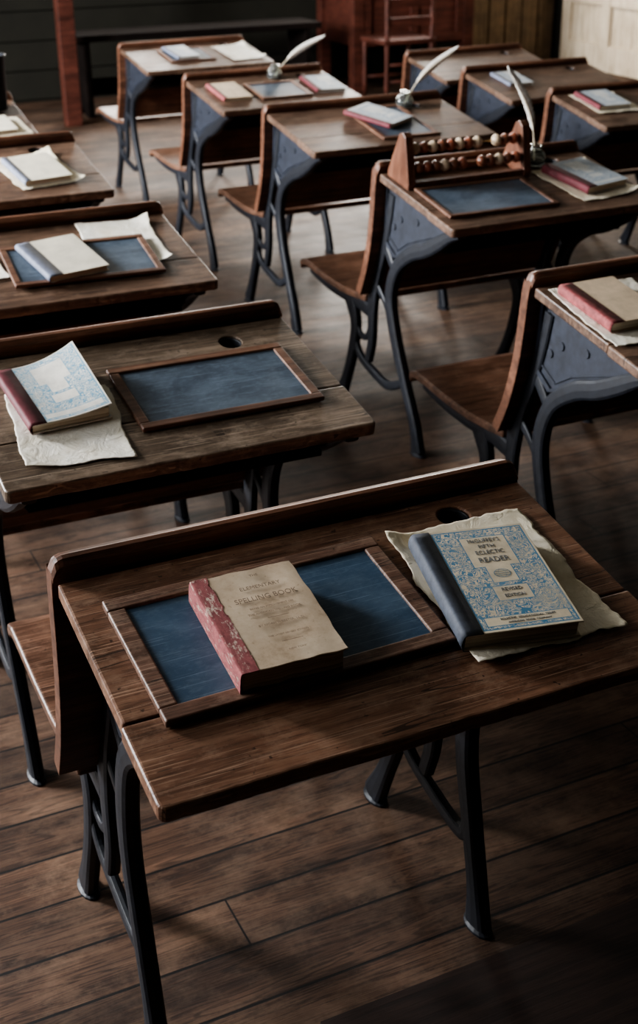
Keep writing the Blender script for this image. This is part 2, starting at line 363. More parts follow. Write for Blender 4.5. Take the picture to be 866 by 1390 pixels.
# ------------------------------------------------------------------ slate
def make_slate(desk,x,y,w,d,rot=0,fm=W_frame,sm=SL1,fw=.019,th=.009,label='framed school slate on the desk',h=0):
    M=on(desk,x,y,h,rot); e=empty('school_slate',M,label,'slate','framed slates on the desks')
    hw,hd=w/2,d/2
    for a,b_ in ((-hd,-hd+fw),(hd-fw,hd)):
        bm=bmesh.new(); box(bm,-hw,hw,a,b_,0,th); obj_from_bm('frame_rail',bm,fm,e,bevel=.0025,seg=3)
    for a,b_ in ((-hw,-hw+fw),(hw-fw,hw)):
        bm=bmesh.new(); box(bm,a,b_,-hd+fw-.0005,hd-fw+.0005,0,th-.0004); obj_from_bm('frame_stile',bm,fm,e,bevel=.0025,seg=3)
    bm=bmesh.new(); box(bm,-hw+fw*.7,hw-fw*.7,-hd+fw*.7,hd-fw*.7,.002,th-.0035)
    obj_from_bm('slate_panel',bm,sm,e)
    return e
# ------------------------------------------------------------------ paper
def make_paper(desk,x,y,w,d,rot=0,mat=PAP,h=.0004,curl=0,seed=0,amp=.003,label='crinkled sheet of old cream paper',lift=(),rag=1.0):
    M=on(desk,x,y,h,rot); nx,ny=60,76
    bm=bmesh.new(); g=[]
    for j in range(ny+1):
        row=[]
        for i in range(nx+1):
            u=i/nx-.5; v=j/ny-.5
            px=u*w; py=v*d
            e_=noise.noise(Vector((px*22+seed,py*22,seed)))+.3*rag*noise.noise(Vector((px*90+seed,py*90,seed)))
            k=max(abs(u),abs(v))*2
            px+=e_*.006*rag*k**5*(1 if abs(u)>=abs(v) else .2); py+=(noise.noise(Vector((px*22,py*22+seed,9)))+.3*rag*noise.noise(Vector((px*95,py*95+seed,9))))*.006*rag*k**5
            z=amp*(.5+.5*noise.noise(Vector((px*14+seed,py*14,seed*2))))
            ed=max(0,k-.6)/.4; z=z*(.25+ 1.3*ed)+amp*.35*rag*ed*abs(noise.noise(Vector((px*48,py*48,seed))))*1.5
            for (cu,cv,hh) in lift:
                dd=1-math.hypot(u*2-cu,v*2-cv)/.75
                if dd>0: z+=hh*dd*dd
            if curl:
                cc=max(0,(abs(u)*2+abs(v)*2-1.35)) if (u*curl>0) else 0
                z+=cc*cc*.035
            row.append(bm.verts.new((px,py,max(z,.0001))))
        g.append(row)
    for j in range(ny):
        for i in range(nx): bm.faces.new((g[j][i],g[j][i+1],g[j+1][i+1],g[j+1][i]))
    o=obj_from_bm('paper_sheet',bm,mat,None,smooth=True); o.matrix_world=M
    so=o.modifiers.new('S','SOLIDIFY'); so.thickness=.0003; so.offset=1
    tag(o,label,'paper','old paper sheets on the desks'); return o
# ------------------------------------------------------------------ text
def text_mesh(body,size,x,y,z,mat,parent,name='printed_lettering',sx=1.0,bold=0.0):
    cu=bpy.data.curves.new('tmp','FONT'); cu.body=body; cu.size=size; cu.align_x='CENTER'; cu.align_y='CENTER'; cu.extrude=.00012; cu.offset=bold; cu.resolution_u=3
    t=link(bpy.data.objects.new('tmp',cu)); bpy.context.view_layer.update()
    me=bpy.data.meshes.new_from_object(t.evaluated_get(bpy.context.evaluated_depsgraph_get()))
    bpy.data.objects.remove(t); bpy.data.curves.remove(cu)
    me.transform(Matrix.Translation((x,y,z))@Matrix.Diagonal((sx,1,1,1)))
    me.materials.clear(); me.materials.append(mat)
    o=link(bpy.data.objects.new(name,me)); o.parent=parent; return o
# ------------------------------------------------------------------ book
def make_book(desk,x,y,w,d,t,rot=0,h=0,cover=CRM,spine=CLOTH_R,pages=PG,flap=.16,lift=0,worn=0,label='old school book',seed=0):
    M=on(desk,x,y,h,rot)@Matrix.Translation((-w/2,-d/2,0)); e=empty('old_book',M,label,'book','old school books on the desks')
    bt=.0022
    def jit(o_me,a):
        for v in o_me.vertices:
            q=v.co*60+Vector((seed,seed,seed)); v.co.x+=noise.noise(q)*a; v.co.y+=noise.noise(q+Vector((5,9,2)))*a
    bm=bmesh.new(); nx,ny=12,14; ins=.004
    ztop=t-bt
    def lf(u,v):
        return lift*(max(0,u-.25)/.75)**2*(.35+.65*v) if lift else 0
    def grid_slab(bm,x0,x1,y0,y1,z0f,z1f,nx,ny):
        V={}
        for k in (0,1):
            for j in range(ny+1):
                for i in range(nx+1):
                    u=i/nx;v=j/ny; px=x0+(x1-x0)*u; py=y0+(y1-y0)*v
                    V[k,i,j]=bm.verts.new((px,py,(z0f if k==0 else z1f)(px/w,py/d)))
        for j in range(ny):
            for i in range(nx):
                bm.faces.new((V[1,i,j],V[1,i+1,j],V[1,i+1,j+1],V[1,i,j+1])); bm.faces.new((V[0,i,j],V[0,i,j+1],V[0,i+1,j+1],V[0,i+1,j]))
        for i in range(nx):
            bm.faces.new((V[0,i,0],V[0,i+1,0],V[1,i+1,0],V[1,i,0])); bm.faces.new((V[0,i+1,ny],V[0,i,ny],V[1,i,ny],V[1,i+1,ny]))
        for j in range(ny):
            bm.faces.new((V[0,0,j+1],V[0,0,j],V[1,0,j],V[1,0,j+1])); bm.faces.new((V[0,nx,j],V[0,nx,j+1],V[1,nx,j+1],V[1,nx,j]))
    grid_slab(bm,.003,w-ins,ins,d-ins,lambda u,v:bt,lambda u,v:ztop+lf(u,v)*.55+(.0006*math.sin(u*9+v*5) if worn else 0),nx*2,ny*2)
    o=obj_from_bm('page_block',bm,pages,e)
    if worn: jit(o.data,.0045)
    bm=bmesh.new(); grid_slab(bm,.001,w,0,d,lambda u,v:0,lambda u,v:bt,nx,ny)
    o=obj_from_bm('back_cover',bm,cover,e,bevel=.0007,seg=1)
    bm=bmesh.new(); wv=.0016 if worn else .0004
    wf=lambda u,v:ztop+lf(u,v)+wv*noise.noise(Vector((u*3+seed,v*3,1)))*u*1.5
    grid_slab(bm,.002,w,0,d,wf,lambda u,v:wf(u,v)+bt,nx*2,ny*2)
    o=obj_from_bm('front_cover',bm,cover,e,bevel=.0007,seg=1)
    if worn: jit(o.data,.0018)
    fl=w*flap; n=10; outer=[]; bul=.0030 if worn else .0055
    outer.append((fl,t+.0005)); outer.append((.004,t+.0005))
    for k in range(n+1):
        a=math.pi/2+math.pi*k/n; ca=math.cos(a); sa=math.sin(a)
        if worn: ca=math.copysign(abs(ca)**.5,ca); sa=math.copysign(abs(sa)**.6,sa)
        outer.append((.003+bul*ca, t/2+(t/2+.0004)*sa))
    outer.append((fl,-.0)); 
    inner=[(q[0]+(.0008 if q[0]<.004 else 0),q[1]-(.0012 if q[1]>t/2 else -.0010)) for q in outer]
    inner=[(q[0],max(q[1],.0003)) for q in inner]
    bm=bmesh.new(); rows=[]; ny=70 if worn else 20
    for j in range(ny+1):
        py=d*j/ny; jj=.0003*noise.noise(Vector((py*70,seed,3))) if worn else 0
        fr_=0
        if worn: fr_=.0010*noise.noise(Vector((py*90,seed,7)))+.0018*noise.noise(Vector((py*420,seed,7)))-.007*max(0,noise.noise(Vector((py*45,seed,2)))-.22)
        rows.append(([bm.verts.new((q[0]+jj+(fr_ if (i==0) else 0),py,q[1])) for i,q in enumerate(outer)],[bm.verts.new((q[0]+jj,py,q[1])) for q in inner]))
    m_=len(outer)
    for (a,b_),(c_,d_) in zip(rows,rows[1:]):
        for k in range(m_-1):
            bm.faces.new((a[k],a[k+1],c_[k+1],c_[k])); bm.faces.new((b_[k+1],b_[k],d_[k],d_[k+1]))
        bm.faces.new((a[0],c_[0],d_[0],b_[0])); bm.faces.new((a[-1],b_[-1],d_[-1],c_[-1]))
    for rw in (rows[0],rows[-1]):
        for k in range(m_-1): bm.faces.new((rw[0][k],rw[1][k],rw[1][k+1],rw[0][k+1]))
    obj_from_bm('spine_cloth',bm,spine,e,smooth=not worn)
    return e
m,nt,b=new_mat('cloth_red_frayed'); 
n=noise_(nt,coords(nt,(120,60,120)),1,8,.75,.5); nb=noise_(nt,coords(nt,(120,45,150),loc=(3,2,1)),1,8,.78)
col=ramp(nt,n,[(.35,(.17,.040,.042)),(.60,(.34,.10,.098))]); sf=ramp(nt,nb,[(.545,(0,0,0)),(.60,(.9,.9,.9))])
col=mixc(nt,sf,col,(.60,.46,.37)); nt.links.new(col,b.inputs['Base Color']); b.inputs['Roughness'].default_value=.85; bump(nt,b,math_(nt,'SUBTRACT',n,sf),.6,.0008); CLOTH_RS=m
m,nt,b=new_mat('cover_beige_worn')
n=noise_(nt,coords(nt,(22,22,22)),1,9,.72); n2=noise_(nt,coords(nt,(160,160,160)),1,3,.6)
col=ramp(nt,n,[(.3,(.33,.23,.14)),(.46,(.53,.405,.28)),(.65,(.63,.51,.37))]); col=mixc(nt,ramp(nt,n2,[(.62,(0,0,0)),(.72,(.45,.45,.45))]),col,(.30,.20,.12))
nt.links.new(col,b.inputs['Base Color']); b.inputs['Roughness'].default_value=.75; bump(nt,b,n,.35,.0015); CRMW=m
# ---- front desk
make_slate('A1',-.104,.2005,.342,.205,1,W_frame,SL1,.021,.010,'blue slate in worn brown frame under the spelling book')
bk=make_book('A1',-.127,.184,.122,.160,.030,-1,.0072,CRMW,CLOTH_RS,PG2,.17,0,1,'worn beige spelling book with frayed red spine on slate',1)
zt=.0306+.0012; cx=.122*.585
for s_,sz,yy,sx,bd in (('THE',.0050,.146,1.1,0),('ELEMENTARY',.0080,.126,1.0,0),('SPELLING BOOK',.0114,.107,.88,0),('BEING AN IMPROVEMENT ON',.0038,.091,1,0),('THE AMERICAN SPELLING BOOK',.0042,.082,1,0),('BY NOAH WEBSTER, LL.D.',.0046,.062,1,0),('THE LATEST REVISED EDITION',.0034,.043,1,0),('NEW YORK',.0038,.018,1,0)):
    text_mesh(s_,sz,cx,yy,zt,INKP,bk,sx=sx,bold=bd)
for yy in (.072,.032):
    bm=bmesh.new(); box(bm,cx-.012,cx+.012,yy-.0003,yy+.0003,zt-.0001,zt+.0001); obj_from_bm('printed_rule',bm,INKP,bk)
make_paper('A1',.174,.181,.192,.240,-2,PAP,.0004,0,2,.0026,'crinkled cream paper with curled corner under patterned book',lift=((-1,1,.012),(1,-1,.006),(-.9,-1,.005)),rag=1.25)
ORN=cover_ornate('cover_blue_scrollwork',(.68,.58,.42),(.070,.200,.310),.142,.188,1)
bk=make_book('A1',.153,.166,.142,.188,.023,-10,.0030,ORN,CLOTH_N,PG,.155,0,0,'cream reader with blue scrollwork cover and navy cloth spine',3)
zt=.0230+.0003; cx=.142*.58
for s_,sz,yy,sx,bd,mm in (("McGUFFEY'S",.0100,.1620,.76,0,INKB),('FIFTH',.0092,.1505,.90,0,INKB),('ECLECTIC',.0102,.1390,.80,0,INKB),('READER',.0130,.1245,.82,0,INKB),('REVISED',.0084,.0690,.82,0,INKB),('EDITION',.0078,.0580,.82,0,INKB),('ECLECTIC  EDUCATIONAL  SERIES',.0046,.0200,.95,0,INKB),('AMERICAN  BOOK  COMPANY',.0040,.0138,.95,0,INKB)):
    text_mesh(s_,sz,cx,yy,zt,mm,bk,sx=sx,bold=bd)
# printed globe emblem: outline ring with meridians
bm=bmesh.new()
def ring2(bm,r0,r1,kx,n=28):
    A=[bm.verts.new((cx+r0*kx*math.cos(2*math.pi*k/n),.098+r0*math.sin(2*math.pi*k/n),zt+.0001)) for k in range(n)]
    B=[bm.verts.new((cx+r1*kx*math.cos(2*math.pi*k/n),.098+r1*math.sin(2*math.pi*k/n),zt+.0001)) for k in range(n)]
    for k in range(n): bm.faces.new((A[k],A[(k+1)%n],B[(k+1)%n],B[k]))
ring2(bm,.0070,.0078,1.35); ring2(bm,.0070,.0075,.6)
obj_from_bm('printed_globe_emblem',bm,INKBL,bk)
for k in range(3):
    bm=bmesh.new(); yy=.098-.0035+k*.0035; hw_=(.008,.0095,.008)[k]; box(bm,cx-hw_,cx+hw_,yy-.0002,yy+.0002,zt,zt+.0002); obj_from_bm('printed_emblem_line',bm,INKBL,bk)
# ---- second desk
make_slate('A2',.088,.178,.300,.190,0,W_frame2,SL3,.017,.008,'empty slate in reddish wooden frame on grey-brown desk')
make_paper('A2',-.160,.140,.158,.215,-6,PAP2,.0004,0,5,.0022,'pale torn paper sheet lying under the lifted book',lift=((-1,-1,.004),),rag=.9)
ORN2=cover_ornate('cover_pale_blue_scrollwork',(.78,.75,.67),(.12,.30,.43),.126,.174,4,panel=True,dens=.002)
make_book('A2',-.162,.216,.126,.174,.016,4,.0032,ORN2,CLOTH_M,PG,.19,.030,0,'pale blue patterned book with maroon spine and lifted cover',5)
make_slate('A3',.062,.158,.315,.190,-2,W_frame2,SL3,.015,.008,'slate in thin reddish frame under a cream book',h=.0035)
make_paper('A3',.175,.232,.165,.235,-4,PAP2,.0004,1,7,.002,'pale curled paper partly under the slate',)
make_paper('A3',-.182,.235,.155,.225,6,PAP2,.0004,0,8,.002,'pale paper sheet beside the slate')
make_book('A3',.022,.162,.132,.175,.014,10,.0097,CRM2,CLOTH_G,PG,.22,0,0,'cream book with blue-grey spine resting on slate',8)
make_paper('A4',.150,.180,.175,.235,9,PAP,.0004,1,9,.003,'cream paper sheet under a pale book')
make_book('A4',.148,.165,.130,.180,.016,7,.0030,CRM2,CLOTH_G,PG,.12,0,0,'pale cream book lying on a paper sheet',9)
make_paper('A5',.200,.098,.18,.165,4,PAP,.0004,0,10,.003,'old paper sheet under a pale book')
make_book('A5',.185,.098,.12,.14,.014,4,.0038,CRM2,CLOTH_G,PG,.12,0,0,'pale book stacked on an old paper sheet',20)
# ---- right row
make_paper('B1',-.205,.215,.195,.235,-2,PAP2,.0004,0,11,.003,'white paper sheet under a red-spined book')
make_book('B1',-.225,.230,.125,.168,.020,1,.0032,CRM,CLOTH_R,PG,.22,0,0,'tan book with red cloth spine on white paper',11)
make_slate('B2',-.128,.146,.315,.186,-1,W_frame2,SL3,.013,.008,'grey slate in narrow wooden frame in front of abacus')
make_paper('B2',.185,.168,.190,.220,6,PAP,.0004,1,12,.003,'cream paper sheet curling under a book')
ORN3=cover_ornate('cover_grey_blue_scrollwork',(.62,.63,.60),(.20,.28,.38),.142,.172,9)
make_book('B2',.190,.178,.142,.172,.020,10,.0035,ORN3,CLOTH_M,PG,.2,0,0,'blue-grey patterned book with maroon spine beside inkwell',12)
make_slate('B3',.035,.178,.21,.285,0,W_frame2,SL2,.016,.008,'dark slate in brown frame under a pale book')
make_book('B3',.005,.215,.130,.185,.014,27,.0082,ORN3,CLOTH_M,PG,.12,0,0,'pale lilac patterned book with maroon spine on slate',13)
make_book('B4',-.190,.18,.115,.175,.014,0,.0,CRM,CLOTH_R,PG,.12,0,0,'tan book with red spine beside a slate',14)
make_slate('B4',.005,.165,.21,.180,0,W_frame2,SL2,.016,.008,'small slate in brown frame between two books')
make_book('B4',.205,.185,.12,.170,.012,-3,.0,ORN3,CLOTH_M,PG,.15,0,0,'pale blue patterned book on wooden desk',15)
make_book('B5',-.075,.19,.11,.17,.012,5,.0082,ORN3,CLOTH_G,PG,.15,0,0,'small pale blue book on a framed slate',16)
make_slate('B5',-.05,.185,.22,.19,0,W_frame2,SL3,.014,.008,'small framed slate with a pale book on it')
make_paper('B5',.205,.17,.17,.23,5,PAP2,.0004,1,17,.005,'curled white paper sheets on wooden desk')
make_paper('C1',-.16,.22,.19,.2,0,PAP,.0004,0,18,.003,'cream paper under a grey book')
make_book('C1',-.175,.225,.135,.165,.016,0,.0035,ORN3,CLOTH_M,PG,.15,0,0,'grey-blue book with maroon spine on dark desk',17)
make_book('C2',-.16,.22,.11,.15,.012,0,.0,ORN3,CLOTH_G,PG,.15,0,0,'pale grey book on dark iron-sided desk',18)
# ------------------------------------------------------------------ inkwell and quill
def make_ink(desk,x,y,vec,label,wf=1.0):
    M=on(desk,x,y); base=M.translation.copy(); yaw=P[desk][2]
    Mu=Matrix.Translation(base)@Matrix.Rotation(yaw,4,'Z')@Matrix.Rotation(TILT,4,'X')
    e=empty('glass_inkwell',Mu,label,'inkwell','glass inkwells on the desks')
    bm=bmesh.new(); lathe(bm,[(.022,0),(.0275,.002),(.0285,.006),(.0285,.025),(.023,.035),(.0135,.040),(.0125,.045),(.0160,.048),(.0160,.052),(.0115,.052),(.0098,.041),(.0205,.032),(.0265,.024),(.0265,.006),(.020,.004)],28)
    obj_from_bm('glass_bottle',bm,GLASS,e,smooth=True)
    bm=bmesh.new(); lathe(bm,[(.0198,.0045),(.0262,.0065),(.0262,.009),(.0255,.0095)],24); obj_from_bm('ink',bm,BLACK,e,smooth=True)
    v=Vector(vec); L=v.length; z_=v.normalized(); x_=Vector((-.12,.97,.2)); y_=z_.cross(x_).normalized(); x_=y_.cross(z_).normalized()
    Mq=Matrix((x_,y_,z_)).transposed().to_4x4(); Mq.translation=base+Vector((0,0,.008))
    e2=empty('quill_pen',Mq,'white feather quill pen standing in a glass inkwell','quill pen','white quills in the inkwells')
    sg=1 if vec[0]<0 else -1
    def cen(t): return Vector((0,sg*.022*math.sin(math.pi*min(1,t))*(-1),L*t))
    bm=bmesh.new(); rings=[]
    for i in range(21):
        t=i/20; r=.0022*(1-.8*t); c=cen(t)
        rings.append([bm.verts.new((c.x+r*math.cos(a),c.y+r*math.sin(a),c.z)) for a in [2*math.pi*k/8 for k in range(8)]])
    for a,b_ in zip(rings,rings[1:]):
        for k in range(8): bm.faces.new((a[k],a[(k+1)%8],b_[(k+1)%8],b_[k]))
    bm.faces.new(rings[0]); bm.faces.new(rings[-1][::-1]); obj_from_bm('feather_shaft',bm,SHAFT,e2,smooth=True)
    bm=bmesh.new(); row=[]
    n=80
    for i in range(n+1):
        t=.32+.70*i/n; s_=i/n
        bar=(.60 if i%9==4 else (.85 if i%4==1 else 1))
        wl=.0170*wf*math.sin(math.pi*min(1,s_**.8))**.55*(1+.45*noise.noise(Vector((i*.7,1,L*9))))*bar if 0<s_<1 else .0005
        wr=.0090*wf*math.sin(math.pi*min(1,s_**.8))**.55*(1+.50*noise.noise(Vector((i*.9,5,L*9))))*(.7 if i%7==2 else 1) if 0<s_<1 else .0005
        c=cen(min(t,1.02)); up=.016*s_
        row.append([bm.verts.new(c+Vector((.004,-wl,up+.006))),bm.verts.new(c+Vector((.0015,-wl*.5,up*.6))),bm.verts.new(c+Vector((.0012,0,0))),bm.verts.new(c+Vector((.0015,wr*.5,up*.6))),bm.verts.new(c+Vector((.003,wr,up+.006)))])
    for a,b_ in zip(row,row[1:]):
        for k in range(4): bm.faces.new((a[k],a[k+1],b_[k+1],b_[k]))
    o=obj_from_bm('feather_vane',bm,FEATH,e2,smooth=True); so=o.modifiers.new('S','SOLIDIFY'); so.thickness=.0008
make_ink('B2',.126,.315,(-.074,.0,.220),'round glass inkwell holding a quill beside the abacus',.85)
make_ink('B3',.155,.312,(.162,0,.168),'round glass inkwell holding a leaning quill')
make_ink('B4',.055,.305,(.180,0,.135),'round glass inkwell holding a strongly leaning quill')
# ------------------------------------------------------------------ abacus
M=on('B2',-.115,.298); M=Matrix.Translation(M.translation)@Matrix.Rotation(P['B2'][2],4,'Z')@Matrix.Rotation(TILT,4,'X')
ab=empty('abacus',M,'wooden abacus with triangular ends and coloured beads','abacus')
HL=.172
for sx in (-1,1):
    bm=bmesh.new(); xx=sx*HL
    poly_prism(bm,[(-.055,0),(.055,0),(.055,.014),(.016,.122),(0,.130),(-.016,.122),(-.055,.014)],xx-.011,xx+.011)
    obj_from_bm('end_panel',bm,W_abac,ab,bevel=.002,seg=2)
for y0_ in (-.052,.038):
    bm=bmesh.new(); box(bm,-HL+.011,HL-.011,y0_,y0_+.014,.002,.018); obj_from_bm('base_rail',bm,W_abac,ab,bevel=.001)
bead_me=[]
for bmat in BEADS:
    bm=bmesh.new(); r=.0148
    lathe(bm,[(max(.0012,r*math.sin(math.pi*k/10)),-r*.86*math.cos(math.pi*k/10)) for k in range(11)],20,Matrix.Rotation(math.pi/2,4,'Y'))
    me=bpy.data.meshes.new('bead'); bmesh.ops.recalc_face_normals(bm,faces=bm.faces[:]); bm.to_mesh(me); bm.free(); me.materials.append(bmat)
    for q in me.polygons: q.use_smooth=True
    bead_me.append(me)
rows=[(-.030,.046,[0,2,0,1,0,2,0,0,1,0,2],5),(-.006,.088,[1,2,1,0,2,1,2,1,1,0,2],7)]
for ri,(yy,zz,cs,gp) in enumerate(rows):
    bm=bmesh.new(); lathe(bm,[(.0016,-HL),(.0016,HL)],8,Matrix.Translation((0,yy,zz))@Matrix.Rotation(math.pi/2,4,'Y')); obj_from_bm('rod',bm,BRASS,ab,smooth=True)
    xp=-HL+.026
    gap_=(2*HL-.052)-.0260*(len(cs)-1)
    for k,ci in enumerate(cs):
        o=link(bpy.data.objects.new('bead',bead_me[ci])); o.parent=ab; o.location=(xp,yy,zz)
        xp+=.0260
        if k==gp: xp+=gap_
# ------------------------------------------------------------------ room (aligned with the desks)
TH=.44; RM=Matrix.Rotation(TH,4,'Z')
def struct(name,bm,mat,bevel=0):
    o=obj_from_bm(name,bm,mat,None,bevel=bevel); o.matrix_world=RM; o['kind']='structure'; return o
m,nt,b=new_mat('floor_planks')
tc=coords(nt); sp=nt.nodes.new('ShaderNodeSeparateXYZ'); nt.links.new(tc,sp.inputs[0])
AC,AL=sp.outputs[1],sp.outputs[0]   # across / along the boards
pw=.105
xi=math_(nt,'DIVIDE',AC,pw); fl=math_(nt,'FLOOR',xi); fr=math_(nt,'FRACT',xi)
wn=nt.nodes.new('ShaderNodeTexWhiteNoise'); wn.noise_dimensions='1D'; nt.links.new(fl,wn.inputs['W'])
cmb=nt.nodes.new('ShaderNodeCombineXYZ')
nt.links.new(math_(nt,'MULTIPLY_ADD',AC,24,math_(nt,'MULTIPLY',wn.outputs[0],40)),cmb.inputs[0]); nt.links.new(math_(nt,'MULTIPLY_ADD',AL,1.5,math_(nt,'MULTIPLY',wn.outputs[0],17)),cmb.inputs[1])
g=noise_(nt,cmb.outputs[0],1.0,3,.5,.6)
wv_=math_(nt,'SINE',math_(nt,'MULTIPLY',g,95)); 
fine=noise_(nt,coords(nt,(14,420,1)),1,4,.7)
sc2=noise_(nt,coords(nt,(7,9,9)),1,10,.78)
pat=noise_(nt,coords(nt,(2.5,3.5,3)),1,6,.65)
col=ramp(nt,g,[(.3,(.036,.019,.012)),(.5,(.083,.046,.029)),(.7,(.14,.084,.055))])
col=mixc(nt,math_(nt,'MULTIPLY',ramp(nt,wv_,[(.2,(0,0,0)),(.85,(1,1,1))]),.62),col,(.014,.007,.004))
col=mixc(nt,.8,col,ramp(nt,fine,[(.35,(.45,.45,.45)),(.65,(1.35,1.35,1.35))]),'MULTIPLY')
col=mixc(nt,ramp(nt,sc2,[(.46,(0,0,0)),(.66,(.65,.65,.65))]),col,(.19,.128,.088))
col=mixc(nt,.75,col,ramp(nt,pat,[(.35,(.45,.43,.42)),(.62,(1.3,1.25,1.2))]),'MULTIPLY')
col=mixc(nt,.8,col,ramp(nt,wn.outputs[0],[(0,(.55,.52,.50)),(1,(1.3,1.25,1.2))]),'MULTIPLY')
gap=math_(nt,'MAXIMUM',math_(nt,'LESS_THAN',fr,.030),math_(nt,'GREATER_THAN',fr,.982))
yy=math_(nt,'ADD',math_(nt,'DIVIDE',AL,2.6),wn.outputs[0]); gap=math_(nt,'MAXIMUM',gap,math_(nt,'LESS_THAN',math_(nt,'FRACT',yy),.0012))
col=mixc(nt,gap,col,(.003,.002,.0015)); nt.links.new(col,b.inputs['Base Color'])
ws=noise_(nt,coords(nt,(3,4,3)),1,9,.75); nt.links.new(math_(nt,'MULTIPLY_ADD',ws,.5,.32),b.inputs['Roughness']); b.inputs['Specular IOR Level'].default_value=.36
bump(nt,b,math_(nt,'SUBTRACT',math_(nt,'ADD',math_(nt,'MULTIPLY',g,.5),math_(nt,'MULTIPLY',fine,.4)),gap),.6,.003); FLOOR=m
U0,U1,V0,V1,HT=-2.4,6.38,-2.5,9.1,3.1
bm=bmesh.new(); box(bm,U0-.1,U1+.1,V0-.1,V1+.1,-.05,0); struct('floor',bm,FLOOR)
WALL=simple('dark_olive_wall_paint',(.014,.013,.0085),.8,0,.2,6,.2,.3)
WALLc=simple('ceiling_boards_paint',(.08,.075,.06),.8,0,.15,5,.1)
bm=bmesh.new(); box(bm,U0-.1,U1+.1,V0-.1,V1+.1,HT,HT+.05); struct('ceiling',bm,WALLc)
def wall_with_windows(name,length_axis,a0,a1,pos,thick,wins):
    bm=bmesh.new()
    def seg(s0,s1,z0,z1):
        if length_axis=='u': box(bm,s0,s1,min(pos,pos+thick),max(pos,pos+thick),z0,z1)
        else: box(bm,min(pos,pos+thick),max(pos,pos+thick),s0,s1,z0,z1)
    cur=a0
    for (w0,w1,z0,z1) in wins:
        seg(cur,w0,0,HT); seg(w0,w1,0,z0); seg(w0,w1,z1,HT); cur=w1
    seg(cur,a1,0,HT)
    return struct(name,bm,WALL)
WL=[(1.6,2.7,1.45,2.85),(3.9,5.2,1.35,2.85),(6.1,7.4,1.35,2.85)]
WB=[(2.3,3.4,1.25,2.75),(4.3,5.4,1.25,2.75)]
wall_with_windows('wall_left','v',V0,V1,U0,-.1,WL)
wall_with_windows('wall_back','u',U0-.1,U1+.1,V1,.1,WB)
bm=bmesh.new(); box(bm,U1,U1+.1,V0,V1,0,HT); struct('wall_right',bm,WALL)
bm=bmesh.new(); box(bm,U0-.1,U1+.1,V0-.1,V0,0,HT); struct('wall_front',bm,WALL)
TRIM=simple('window_paint',(.35,.33,.27),.6,0,.15,10,.1)
wi=0
def window(axis,pos,w,ene,colr):
    global wi; wi+=1
    w0,w1,z0,z1=w; bm=bmesh.new()
    def bx(s0,s1,d0,d1,a,b_):
        if axis=='v': box(bm,d0,d1,s0,s1,a,b_)
        else: box(bm,s0,s1,d0,d1,a,b_)
    d0,d1=(pos-.07,pos-.03) if axis=='v' else (pos+.03,pos+.07)
    for s0,s1,a,b_ in ((w0,w0+.05,z0,z1),(w1-.05,w1,z0,z1),(w0,w1,z0,z0+.05),(w0,w1,z1-.05,z1),(w0,w1,(z0+z1)/2-.02,(z0+z1)/2+.02),((w0+w1)/2-.012,(w0+w1)/2+.012,z0,z1)):
        bx(s0,s1,d0,d1,a,b_)
    struct('window_%d'%wi,bm,TRIM)
    L=bpy.data.lights.new('daylight','AREA'); L.shape='RECTANGLE'; L.size=w1-w0; L.size_y=z1-z0; L.energy=ene; L.color=colr
    lo=link(bpy.data.objects.new('daylight',L))
    if axis=='v':
        loc=Vector((pos-.14,(w0+w1)/2,(z0+z1)/2)); rot=Matrix.Rotation(-math.pi/2,4,'Y')@Matrix.Rotation(math.pi/2,4,'Z')
    else:
        loc=Vector(((w0+w1)/2,pos+.14,(z0+z1)/2)); rot=Matrix.Rotation(-math.pi/2,4,'X')
    lo.matrix_world=RM@Matrix.Translation(loc)@rot
for w,e_ in zip(WL,(70,1020,260)): window('v',U0,w,e_,(.96,.97,1.0))
for w,e_ in zip(WB,(120,280)): window('u',V1,w,e_,(1,.94,.86))
bm=bmesh.new()
for k in range(5): box(bm,U0,5.55,V1-.022,V1,.02+k*.19,.02+k*.19+.182)
struct('trim_1',bm,WALL,bevel=.003)
m,nt,b=new_mat('weathered_cream_paint')
n=noise_(nt,coords(nt,(45,45,2.5)),1,8,.7,.3); n2=noise_(nt,coords(nt,(5,5,5)),1,6,.7)
col=ramp(nt,n,[(.30,(.30,.23,.15)),(.48,(.54,.45,.33)),(.7,(.66,.58,.45))]); col=mixc(nt,.4,col,ramp(nt,n2,[(.35,(.5,.44,.36)),(.6,(1,1,1))]),'MULTIPLY')
nt.links.new(col,b.inputs['Base Color']); b.inputs['Roughness'].default_value=.7; bump(nt,b,n,.4,.003); CREAM=m
DARKJ=simple('dark_joint',(.02,.015,.01),.9)
BRD=wood('tan_door_boards',(.09,.062,.036),(.22,.155,.095),(.34,.25,.16),.6,2,12)
bm=bmesh.new(); box(bm,5.58,6.37,V1-.012,V1-.001,0,2.12); struct('trim_2',bm,DARKJ)
bm=bmesh.new()
for k in range(5): box(bm,5.60+k*.152,5.60+k*.152+.140,V1-.05,V1-.012,.01,2.1)
struct('door_1',bm,BRD,.004)
bm=bmesh.new(); box(bm,U1-.012,U1-.001,7.25,9.0,0,2.12); struct('trim_3',bm,DARKJ)
bm=bmesh.new()
box(bm,U1-.030,U1-.012,7.32,8.90,.01,2.1)
for vv in (7.32,7.80,8.30,8.80): box(bm,U1-.060,U1-.030,vv,vv+.10,.01,2.1)
for z0_,z1_ in ((.01,.20),(.48,.60),(1.2,1.32),(1.96,2.1)):
    for va,vb in ((7.42,7.80),(7.90,8.30),(8.40,8.80)): box(bm,U1-.058,U1-.030,va,vb,z0_,z1_)
struct('door_2',bm,CREAM,.004)
